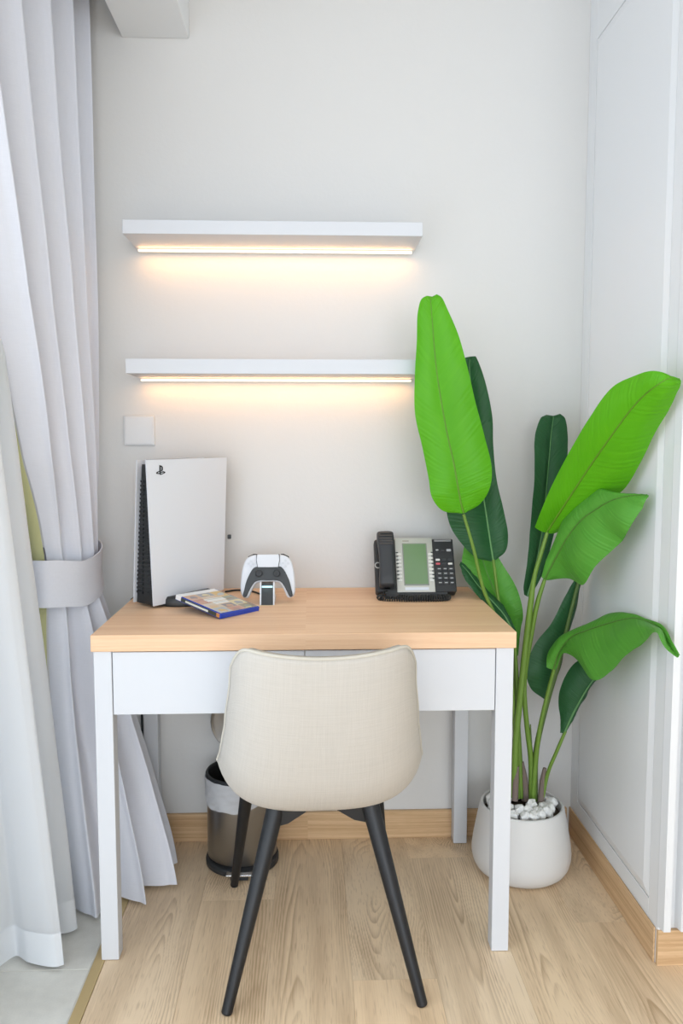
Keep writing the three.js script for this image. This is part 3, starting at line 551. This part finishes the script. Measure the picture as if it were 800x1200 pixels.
// ================================================================ GAME CONSOLE
const dY = DH + 0.0005;
{
  const g = thing('game_console', 'tall white and black game console standing on the desk', 'game console', [-0.335, DH, 0.185]);
  const n = V(-0.742, 0, -0.67), add = (p, w) => V(...p).addScaledVector(n, w);
  const RT = [-0.405, 1.153, 0.290], RB = [-0.392, 0.777, 0.296], QT = [-0.222, 1.155, 0.085], QB = [-0.235, 0.781, 0.088];
  const bil = (a, b, c, d, u, v) => a.clone().lerp(b, u).lerp(c.clone().lerp(d, u), v);
  const slab = (a, b, c, d, th, bulge) => { // closed curved sheet; a front top, b back top, c front bottom, d back bottom
    const f = (u, v, o) => bil(a, b, c, d, u, v).addScaledVector(n, bulge * Math.sin(Math.PI * u) * Math.sin(Math.PI * (0.15 + 0.7 * v)) + o);
    const o1 = (u, v) => f(u, v, 0), o2 = (u, v) => f(u, v, th);
    return merge([grid(o1, 16, 20), grid(o2, 16, 20), grid((u, v) => f(u, 0, th * v), 16, 1), grid((u, v) => f(u, 1, th * v), 16, 1), grid((u, v) => f(0, u, th * v), 20, 1), grid((u, v) => f(1, u, th * v), 20, 1)]);
  };
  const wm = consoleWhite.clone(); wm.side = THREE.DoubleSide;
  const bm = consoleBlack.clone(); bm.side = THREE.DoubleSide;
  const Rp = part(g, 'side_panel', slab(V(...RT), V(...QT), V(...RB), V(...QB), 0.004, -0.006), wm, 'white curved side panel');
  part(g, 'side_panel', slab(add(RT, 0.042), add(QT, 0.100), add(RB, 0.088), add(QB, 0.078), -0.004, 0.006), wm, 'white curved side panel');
  // black body between the panels, set back from their front edges
  const dd = V(0.67, 0, -0.742), sh = (p, w, k, dy = 0) => add(p, w).addScaledVector(dd, k).add(V(0, dy, 0));
  const bodyL = [sh(RT, 0.034, 0.012, -0.012), sh(QT, 0.092, -0.012, -0.012), sh(RB, 0.080, 0.006, 0.0), sh(QB, 0.070, -0.012, 0.0)];
  const bodyR = [sh(RT, 0.006, 0.012, -0.012), sh(QT, 0.008, -0.012, -0.012), sh(RB, 0.007, 0.006, 0.0), sh(QB, 0.008, -0.012, 0.0)];
  const sd = (A, B) => grid((u, v) => bil(A[0], A[1], A[2], A[3], u, v), 4, 6);
  part(g, 'body', merge([sd(bodyL), sd(bodyR), grid((u, v) => bil(bodyR[0], bodyL[0], bodyR[2], bodyL[2], u, v), 4, 10), grid((u, v) => bil(bodyR[1], bodyL[1], bodyR[3], bodyL[3], u, v), 4, 10), grid((u, v) => bil(bodyR[0], bodyR[1], bodyL[0], bodyL[1], u, v), 4, 4), grid((u, v) => bil(bodyR[2], bodyR[3], bodyL[2], bodyL[3], u, v), 4, 4)]), bm, 'glossy black body');
  // vent ribs on both sides of the front
  for (let k = 0; k < 27; k++) {
    const v = 0.12 + 0.80 * k / 26;
    for (const [a, b] of [[0.03, 0.36], [0.62, 0.98]]) {
      const p = bil(bodyR[0], bodyL[0], bodyR[2], bodyL[2], a, v), q = bil(bodyR[0], bodyL[0], bodyR[2], bodyL[2], b, v);
      const gm = new THREE.BoxGeometry(p.distanceTo(q), 0.0055, 0.004); gm.rotateY(Math.atan2(-(q.z - p.z), q.x - p.x)); const c = p.clone().lerp(q, 0.5).addScaledVector(dd, -0.0015); gm.translate(c.x, c.y, c.z);
      part(g, 'vent_rib', gm, softBlack);
    }
  }
  part(g, 'stand', (() => { const s = lathe([[0, 0], [0.082, 0], [0.085, 0.003], [0.083, 0.018], [0.078, 0.0255], [0, 0.0265]]); s.translate(-0.335, dY, 0.188); return s; })(), consoleBlack, 'round black stand');
  part(g, 'rear_plug', box(-0.224, -0.214, 0.924, 0.936, 0.066, 0.076, 0.002), softBlack);
  // emblem on the panel: an upright letter P crossed by a lying S
  const ex = V(...QT).sub(V(...RT)).normalize(), u0 = 0.155, v0 = 0.070, o = bil(V(...RT), V(...QT), V(...RB), V(...QB), u0, v0).addScaledVector(n, -0.006 * Math.sin(Math.PI * u0) * Math.sin(Math.PI * (0.15 + 0.7 * v0)));
  const toPanel = (gm) => { const z = V(ex.z * -1, 0, ex.x).normalize(); if (z.z < 0) z.negate(); const m = new THREE.Matrix4().makeBasis(V(ex.x, 0, ex.z).normalize(), V(0, 1, 0), z); gm.applyMatrix4(m); gm.translate(o.x, o.y, o.z); return gm; };
  const ext = (pts) => new THREE.ExtrudeGeometry(new THREE.Shape(pts.map((q) => new THREE.Vector2(q[0] * 0.001, q[1] * 0.001))), { depth: 0.0016, bevelEnabled: false });
  const lP = ext([[-3.4, -12], [0.2, -13.2], [0.2, 7.6], [2.0, 7.9], [3.2, 6.4], [3.4, 1.2], [2.0, -0.6], [1.6, -3.4], [4.6, -3.0], [7.0, 0.6], [6.6, 7.2], [3.6, 10.4], [-3.4, 12.4]]);
  const sL = ext([[-4.4, -2.6], [-12, -5.2], [-14.6, -7.8], [-12, -10.2], [-6.6, -10.6], [-4.4, -10.0], [-4.4, -8.0], [-8.4, -8.4], [-10.6, -7.6], [-8.8, -6.4], [-4.4, -4.9]]);
  const sR = ext([[1.4, -5.2], [8.0, -3.8], [13.6, -5.2], [14.6, -7.2], [12.2, -9.2], [1.4, -12.4], [1.4, -10.2], [8.2, -8.2], [10.0, -7.0], [8.0, -6.2], [1.4, -7.6]]);
  part(g, 'emblem', toPanel(merge([lP, sL, sR])), M({ color: '#202326', roughness: 0.5 }), 'small black emblem');
}
{ // game case leaning with one end on the console's stand
  const a = V(-0.2077, DH + 0.0008, 0.4227), e1 = V(-0.1268, 0.0275, -0.110).normalize(), e2 = V(0.0747, 0, -0.1177);
  e2.addScaledVector(e1, -e2.dot(e1)).normalize(); const up = e1.clone().cross(e2).normalize(); if (up.y < 0) up.negate();
  const g = thing('game_case', 'blue game case with printed cover leaning on the console stand', 'game case', [a.x, a.y, a.z]);
  const x = e1.clone().negate(), m = new THREE.Matrix4().makeBasis(e1, up, e2); // local: x along the spine, y up, z to the far side
  if (m.determinant() < 0) m.makeBasis(e1, up, e2.clone());
  const put = (geo) => { if (m.determinant() < 0) { const ix = geo.index; if (ix) for (let i = 0; i < ix.count; i += 3) { const t = ix.getX(i + 1); ix.setX(i + 1, ix.getX(i + 2)); ix.setX(i + 2, t); } } geo.applyMatrix4(m); geo.computeVertexNormals(); return geo; };
  const LN = 0.170, WD = 0.134, T = 0.0135;
  localPart(g, 'case_shell', put(box(0, LN, 0, T, 0, WD, 0.002)), M({ color: '#2a49b8', roughness: 0.25 }), 'blue plastic shell');
  const W = 512, H = 640, cv = document.createElement('canvas'); cv.width = W; cv.height = H; const q = cv.getContext('2d');
  q.fillStyle = '#d9c6a8'; q.fillRect(0, 0, W, H);
  const cols = ['#cfab8a', '#a3a6b0', '#dcbd7c', '#c08f80', '#a3ad9f', '#dacfc0', '#8f8b93', '#e0d3a6', '#bac3cb', '#cb9b86', '#a3977f', '#dcc5a8'];
  let k = 0; for (const [bx, by, bw, bh] of [[0, 0, 170, 150], [170, 0, 190, 120], [360, 0, 152, 190], [0, 150, 150, 170], [360, 190, 152, 150], [0, 320, 190, 160], [190, 400, 150, 120], [340, 340, 172, 150], [0, 480, 170, 160], [170, 520, 180, 120], [350, 490, 162, 150], [150, 120, 210, 60]]) { q.fillStyle = cols[k++ % 12]; q.fillRect(bx + 4, by + 4, bw - 8, bh - 8); q.fillStyle = cols[(k + 5) % 12]; q.beginPath(); q.ellipse(bx + bw / 2, by + bh * 0.6, bw * 0.24, bh * 0.34, 0.3 * k, 0, 7); q.fill(); q.fillStyle = cols[(k + 8) % 12]; q.fillRect(bx + bw * 0.12, by + bh * 0.72, bw * 0.5, bh * 0.16); }
  q.fillStyle = '#eef0ee'; q.fillRect(130, 190, 250, 95); q.fillRect(160, 300, 190, 80); q.fillStyle = '#c9cfca'; q.fillRect(146, 204, 218, 22); q.fillRect(176, 318, 158, 18);
  const art = new THREE.CanvasTexture(cv); art.colorSpace = THREE.SRGBColorSpace;
  // cover sheet under the clear sleeve: art, and a white band across the top end
  const quad = (x0, x1, z0, z1, y) => { const b = new THREE.BufferGeometry(); b.setAttribute('position', new THREE.Float32BufferAttribute([x0, y, z0, x1, y, z0, x1, y, z1, x0, y, z1], 3)); b.setAttribute('uv', new THREE.Float32BufferAttribute([0, 0, 0, 1, 1, 1, 1, 0], 2)); b.setIndex([0, 1, 2, 0, 2, 3]); b.computeVertexNormals(); return b; };
  const gloss = { roughness: 0.3, side: THREE.DoubleSide };
  localPart(g, 'cover_art', quad(0.004, LN - 0.022, 0.003, WD - 0.004, T + 0.0004).applyMatrix4(m), PH({ map: art, ...gloss }), 'printed cover with many coloured scenes');
  localPart(g, 'cover_band', put(box(LN - 0.022, LN - 0.001, T - 0.012, T + 0.0005, -0.0006, WD - 0.003, 0.0015)), M({ color: '#eef0f1', roughness: 0.3 }), 'white band across the cover');
  localPart(g, 'spine_print', put(box(0.016, LN - 0.0225, 0.002, T - 0.0015, -0.0006, 0.001, 0.0003)), M({ color: '#3a4238', roughness: 0.35 }));
  localPart(g, 'spine_title', put(box(0.045, LN - 0.04, 0.0042, 0.0092, -0.0011, 0, 0.0002)), M({ color: '#dfe3da', roughness: 0.4 }));
  localPart(g, 'spine_badge', put(box(0.004, 0.015, 0.002, T - 0.0015, -0.0008, 0.001, 0.0003)), M({ color: '#c7894a', roughness: 0.4 }));
}

// ================================================================ GAMEPAD ON ITS DOCK
const S = 0.00228;                                                    // metres for one unit of the sketch below
const shape2 = (pts, spline = true) => { const s = new THREE.Shape(); const v = pts.map((p) => new THREE.Vector2(p[0] * S, p[1] * S)); if (!spline) return new THREE.Shape(v); s.moveTo(v[0].x, v[0].y); s.splineThru(v.slice(1)); return s; };
const mirror = (half) => half.concat(half.slice().reverse().filter((p) => p[0] !== 0).map((p) => [-p[0], p[1]]));
{
  const g = thing('gamepad', 'white and black gamepad standing upright on a small charging dock', 'gamepad', [-0.1035, DH + 0.004, 0.205]);
  const tilt = new THREE.Matrix4().makeRotationX(-0.22);
  const put = (name, gm, mat, z, label, parent) => { gm.translate(0, 0, z); gm.applyMatrix4(tilt); return localPart(parent || g, name, gm, mat, label); };
  const E = (sh, depth, bev) => new THREE.ExtrudeGeometry(sh, { depth, bevelEnabled: true, bevelSize: bev, bevelThickness: bev, bevelSegments: 5, curveSegments: 10 });
  const half = [[0, 53], [10, 53], [20, 51.5], [26, 47.5], [29.2, 40], [31, 31], [32, 20], [32, 10], [30, 4.5], [26.5, 4], [24, 9], [20.5, 16], [16, 21.5], [9, 23], [0, 23]];
  const bodyPts = mirror(half);
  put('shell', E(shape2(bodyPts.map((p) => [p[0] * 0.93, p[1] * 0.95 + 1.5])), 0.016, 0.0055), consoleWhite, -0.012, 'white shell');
  const ins = mirror([[0, 38], [13, 38.5], [16.5, 37], [20, 32], [24.5, 22], [27, 12], [28.5, 5.5], [26, 4.5], [23.2, 10], [19.5, 17], [15, 22.2], [8, 24], [0, 24]]);
  put('centre_panel', E(shape2(ins), 0.006, 0.0018), consoleBlack, 0.0055, 'black centre panel');
  const pad = [[-12.5, 53], [-13, 47], [-11.6, 39], [11.6, 39], [13, 47], [12.5, 53]];
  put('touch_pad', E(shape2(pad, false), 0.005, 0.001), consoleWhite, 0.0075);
  for (const s of [-1, 1]) {
    put('seam', E(shape2([[s * 12.6, 54], [s * 13.6, 54], [s * 13.8, 46], [s * 12.4, 38.5], [s * 11.8, 39]], false), 0.006, 0.0002), consoleBlack, 0.0066);
    const st = lathe([[0, 0], [0.0085, 0], [0.0085, 0.003], [0.005, 0.005], [0.005, 0.010], [0.0085, 0.011], [0.0092, 0.013], [0.0085, 0.0155], [0.006, 0.0148], [0, 0.0145]], 24); st.rotateX(Math.PI / 2); st.translate(s * 10.5 * S, 31 * S, 0);
    put('thumbstick', st, softBlack, 0.011);
    const tr = E(shape2([[s * 15, 52], [s * 24, 48.5], [s * 24, 52], [s * 18, 55], [s * 15, 55]], false), 0.014, 0.001); put('shoulder_button', tr, softBlack, -0.030);
  }
  const grey = M({ color: '#d5d8dd', roughness: 0.4 });
  for (const [dx, dy] of [[0, 1], [0, -1], [1, 0], [-1, 0]]) {
    const d = new THREE.CylinderGeometry(0.0028, 0.003, 0.003, 14); d.rotateX(Math.PI / 2); d.translate((-20.5 + dx * 3) * S, (43 + dy * 3) * S, 0); put('direction_button', d, grey, 0.0125);
    const b = new THREE.CylinderGeometry(0.0030, 0.0032, 0.003, 18); b.rotateX(Math.PI / 2); b.translate((20.5 + dx * 3.4) * S, (43 + dy * 3.4) * S, 0); put('action_button', b, grey, 0.0125);
  }
}
{
  const g = thing('charging_dock', 'small black charging dock with white sides and pale blue light under the gamepad', 'charging dock', [-0.1035, DH + 0.0004, 0.222]);
  const prof = (w, z0) => { const sh = new THREE.Shape([[0.030, 0], [0.026, 0.012], [0.012, 0.054], [0.006, 0.057], [0.000, 0.055], [-0.012, 0.014], [-0.060, 0.010], [-0.062, 0]].map((p) => new THREE.Vector2(...p))); const e = new THREE.ExtrudeGeometry(sh, { depth: w, bevelEnabled: true, bevelSize: 0.0008, bevelThickness: 0.0008, bevelSegments: 2 }); e.rotateY(-Math.PI / 2); e.translate(z0 + w, 0, 0); return e; };
  localPart(g, 'dock_body', prof(0.030, -0.015), consoleBlack);
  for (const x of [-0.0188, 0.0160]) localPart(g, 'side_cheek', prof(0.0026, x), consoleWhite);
  const bar = box(-0.0145, 0.0145, 0.0435, 0.0485, 0.0148, 0.0172, 0.0006);
  localPart(g, 'light_bar', bar, M({ color: '#cfeef2', emissive: '#bfeaf2', emissiveIntensity: 0.55, roughness: 0.4 }), 'pale blue light bar');
  const l = new THREE.PointLight('#bfeaf2', 0.004, 0.5, 2); l.position.set(-0.1035, DH + 0.047, 0.246); l.castShadow = true; scene.add(l);
}

// ================================================================ DESK PHONE
{
  const g = thing('desk_phone', 'black and silver office desk phone with grey-green screen on the desk', 'phone', [0.303, DH, 0.10]);
  const A = 1.02, body = new THREE.Group(); // panel plane leans back; local x right, y up the panel, z out of it
  const m = new THREE.Matrix4().makeRotationX(-(Math.PI / 2 - A)); m.setPosition(0, 0.012, 0.075);
  const put = (name, gm, mat, label, parent) => { gm.applyMatrix4(m); return localPart(parent || g, name, gm, mat, label); };
  const silver = M({ color: '#c9c9c2', roughness: 0.35, metalness: 0.35 }), keyLight = M({ color: '#e4e4df', roughness: 0.5 }), keyDark = M({ color: '#3c3f41', roughness: 0.5 }), print = M({ color: '#b9bcbe', roughness: 0.6 });
  const H = 0.166;
  put('phone_body', box(-0.112, 0.112, 0.004, H, -0.030, 0.004, 0.008), softBlack, 'black plastic body');
  // wedge foot behind
  const ft = new THREE.Shape([[0.085, 0.0], [0.075, 0.022], [0.02, 0.10], [-0.035, 0.0]].map((p) => new THREE.Vector2(...p))); const fe = new THREE.ExtrudeGeometry(ft, { depth: 0.17, bevelEnabled: false }); fe.rotateY(-Math.PI / 2); fe.translate(0.085, 0.0008, 0.0);
  localPart(g, 'stand', fe, softBlack);
  put('face_plate', box(-0.054, 0.052, 0.003, H + 0.001, 0.001, 0.0075, 0.002), silver, 'silver face plate');
  put('right_panel', box(0.0525, 0.111, 0.004, H - 0.003, 0.002, 0.008, 0.003), softBlack, 'black key panel');
  const frame = put('screen_frame', box(-0.034, 0.036, 0.022, 0.150, 0.006, 0.0085, 0.002), M({ color: '#8d918a', roughness: 0.4 }));
  put('screen', box(-0.031, 0.033, 0.026, 0.147, 0.008, 0.0090, 0.0005), M({ color: '#74916a', roughness: 0.2 }), 'grey-green screen');
  for (let k = 0; k < 8; k++) for (const x of [-0.0440, 0.0435]) put('soft_key', box(x - 0.0055, x + 0.0055, 0.034 + k * 0.0112, 0.0405 + k * 0.0112, 0.006, 0.0100, 0.001), k % 1 ? keyDark : keyLight);
  for (let k = 0; k < 8; k++) for (const x of [-0.0495, 0.0495]) put('key_gap', box(x - 0.0035, x + 0.0035, 0.0412 + k * 0.0112, 0.0445 + k * 0.0112, 0.006, 0.0082, 0.0004), keyDark);
  put('name_strip', box(-0.032, 0.034, 0.008, 0.017, 0.006, 0.0085, 0.001), M({ color: '#dfe3ea', roughness: 0.25 }));
  put('brand_mark', box(-0.032, -0.014, 0.155, 0.159, 0.006, 0.0079, 0.0003), M({ color: '#a39e92', roughness: 0.5 }));
  put('message_lamp', box(0.058, 0.106, 0.154, 0.160, 0.006, 0.0100, 0.001), M({ color: '#8d8f90', roughness: 0.35 }));
  const key = (x, y, w, h, mat) => put('key', box(x - w / 2, x + w / 2, y - h / 2, y + h / 2, 0.007, 0.0115, 0.0018), mat);
  key(0.064, 0.128, 0.008, 0.004, print); key(0.064, 0.121, 0.008, 0.003, keyDark); key(0.080, 0.126, 0.008, 0.006, keyDark); key(0.097, 0.127, 0.013, 0.007, print);
  for (const [x, mat] of [[0.064, keyLight], [0.081, keyDark], [0.098, keyDark]]) key(x, 0.098, 0.012, 0.006, mat);
  for (const [x, mat] of [[0.064, M({ color: '#d0606a', roughness: 0.5 })], [0.081, keyDark], [0.098, keyLight]]) key(x, 0.086, 0.012, 0.006, mat);
  for (let r = 0; r < 4; r++) for (let c = 0; c < 3; c++) { const kx = 0.066 + c * 0.0165, ky = 0.070 - r * 0.0138; const kk = key(kx, ky, 0.0135, 0.0095, keyDark); const pr = mesh('key_print', box(kx - 0.004, kx + 0.004, ky - 0.001, ky + 0.0012, 0.0114, 0.0118), print); pr.geometry.applyMatrix4(m); kk.add(pr); }
  // handset: lathe-free sweep along the left side, thick ends and a slimmer grip
  const hx = -0.082, sect = [[0.178, 0.019, 0.009, 0.005], [0.1772, 0.0195, 0.017, 0.010], [0.1755, 0.0205, 0.0215, 0.0145], [0.172, 0.022, 0.0235, 0.018], [0.155, 0.026, 0.0240, 0.020], [0.135, 0.029, 0.0225, 0.017], [0.11, 0.031, 0.0205, 0.0135], [0.08, 0.031, 0.0200, 0.013], [0.055, 0.029, 0.0205, 0.0145], [0.035, 0.026, 0.0225, 0.018], [0.018, 0.023, 0.0220, 0.018], [0.014, 0.0215, 0.0205, 0.0155], [0.0115, 0.020, 0.016, 0.011], [0.0105, 0.019, 0.008, 0.005]];
  const hs = grid((u, v) => { const t = v * (sect.length - 1), i = Math.min(sect.length - 2, Math.floor(t)), f = t - i, q = [0, 1, 2, 3].map((k) => lerp(sect[i][k], sect[i + 1][k], f)), a = u * Math.PI * 2, c = Math.cos(a), s = Math.sin(a), e = 0.55; return V(hx + Math.sign(c) * Math.pow(Math.abs(c), e) * q[2], q[0], q[1] + Math.sign(s) * Math.pow(Math.abs(s), e) * q[3]); }, 32, 44);
  const capEnd = (row) => { const sh = new THREE.Shape(); for (let k = 0; k <= 32; k++) { const a = k / 32 * Math.PI * 2, c = Math.cos(a), s = Math.sin(a), x = Math.sign(c) * Math.pow(Math.abs(c), 0.55) * row[2], y = Math.sign(s) * Math.pow(Math.abs(s), 0.55) * row[3]; k ? sh.lineTo(x, y) : sh.moveTo(x, y); } const q = new THREE.ShapeGeometry(sh); q.rotateX(-Math.PI / 2); q.scale(1, 1, -1); q.translate(hx, row[0], row[1]); return q; };
  const hand = put('handset', merge([hs, capEnd(sect[0]), capEnd(sect[sect.length - 1])]), (() => { const q = softBlack.clone(); q.side = THREE.DoubleSide; q.color.set('#33363a'); q.roughness = 0.45; return q; })(), 'black handset');
  for (let k = 0; k < 5; k++) { const rb = mesh('grip_ridge', box(hx - 0.018, hx + 0.018, 0.130 + k * 0.0085, 0.1335 + k * 0.0085, 0.0440 - 0.0003 * k, 0.0480 + (k > 3 ? -0.002 : 0), 0.0015), M({ color: '#4a4542', roughness: 0.35 })); rb.geometry.applyMatrix4(m); hand.add(rb); }
  put('cradle_hook', (() => { const t = new THREE.TorusGeometry(0.008, 0.0016, 8, 20); t.translate(-0.104, 0.083, 0.008); return t; })(), M({ color: '#c4c4c0', roughness: 0.3 }));
  // coiled cord lying in a flat loop in front of the phone
  const path = new THREE.CatmullRomCurve3([[-0.084, 0.020, 0.094], [-0.104, 0.0075, 0.092], [-0.100, 0.0075, 0.106], [-0.06, 0.0075, 0.119], [-0.01, 0.0075, 0.124], [0.05, 0.0075, 0.123], [0.078, 0.0075, 0.114], [0.083, 0.0080, 0.101], [0.06, 0.0075, 0.094], [0.01, 0.0075, 0.100], [-0.03, 0.0075, 0.102], [-0.055, 0.009, 0.094]].map((p) => V(...p)));
  const TURN = 58, SEG = TURN * 12, fr = path.computeFrenetFrames(SEG, false), hp = [];
  for (let k = 0; k <= SEG; k++) { const p = path.getPointAt(k / SEG), a = k / SEG * TURN * 2 * Math.PI; const tt = path.getTangentAt(k / SEG), b = V(0, 1, 0), nn = tt.clone().cross(b).normalize(); hp.push(p.addScaledVector(nn, Math.cos(a) * 0.0062).addScaledVector(b, Math.sin(a) * 0.0058)); }
  localPart(g, 'coiled_cord', new THREE.TubeGeometry(new THREE.CatmullRomCurve3(hp), SEG, 0.0019, 5), consoleBlack, 'black coiled cord');
}

// ================================================================ CABLES
tag((() => { const m = mesh('dock_cable', cable([[-0.232, DH + 0.0035, 0.075], [-0.205, DH + 0.003, 0.050], [-0.165, DH + 0.003, 0.062], [-0.13, DH + 0.003, 0.11], [-0.107, DH + 0.0045, 0.158]], 0.0026), consoleBlack); scene.add(m); return m; })(), 'thin black cable from the console to the charging dock', 'cable');
tag((() => { const m = mesh('power_cable', cable([[-0.330, DH + 0.0035, 0.055], [-0.40, DH + 0.0032, 0.10], [-0.455, DH + 0.0035, 0.125], [-0.4835, DH - 0.004, 0.13], [-0.4865, DH - 0.06, 0.12], [-0.487, 0.45, 0.03], [-0.487, 0.20, 0.02]], 0.003), consoleBlack); scene.add(m); return m; })(), 'black power cable dropping over the desk edge behind the console', 'cable');

scene.traverse((o) => { if (o.isMesh) { o.castShadow = true; o.receiveShadow = true; } });
renderer.render(scene, camera);
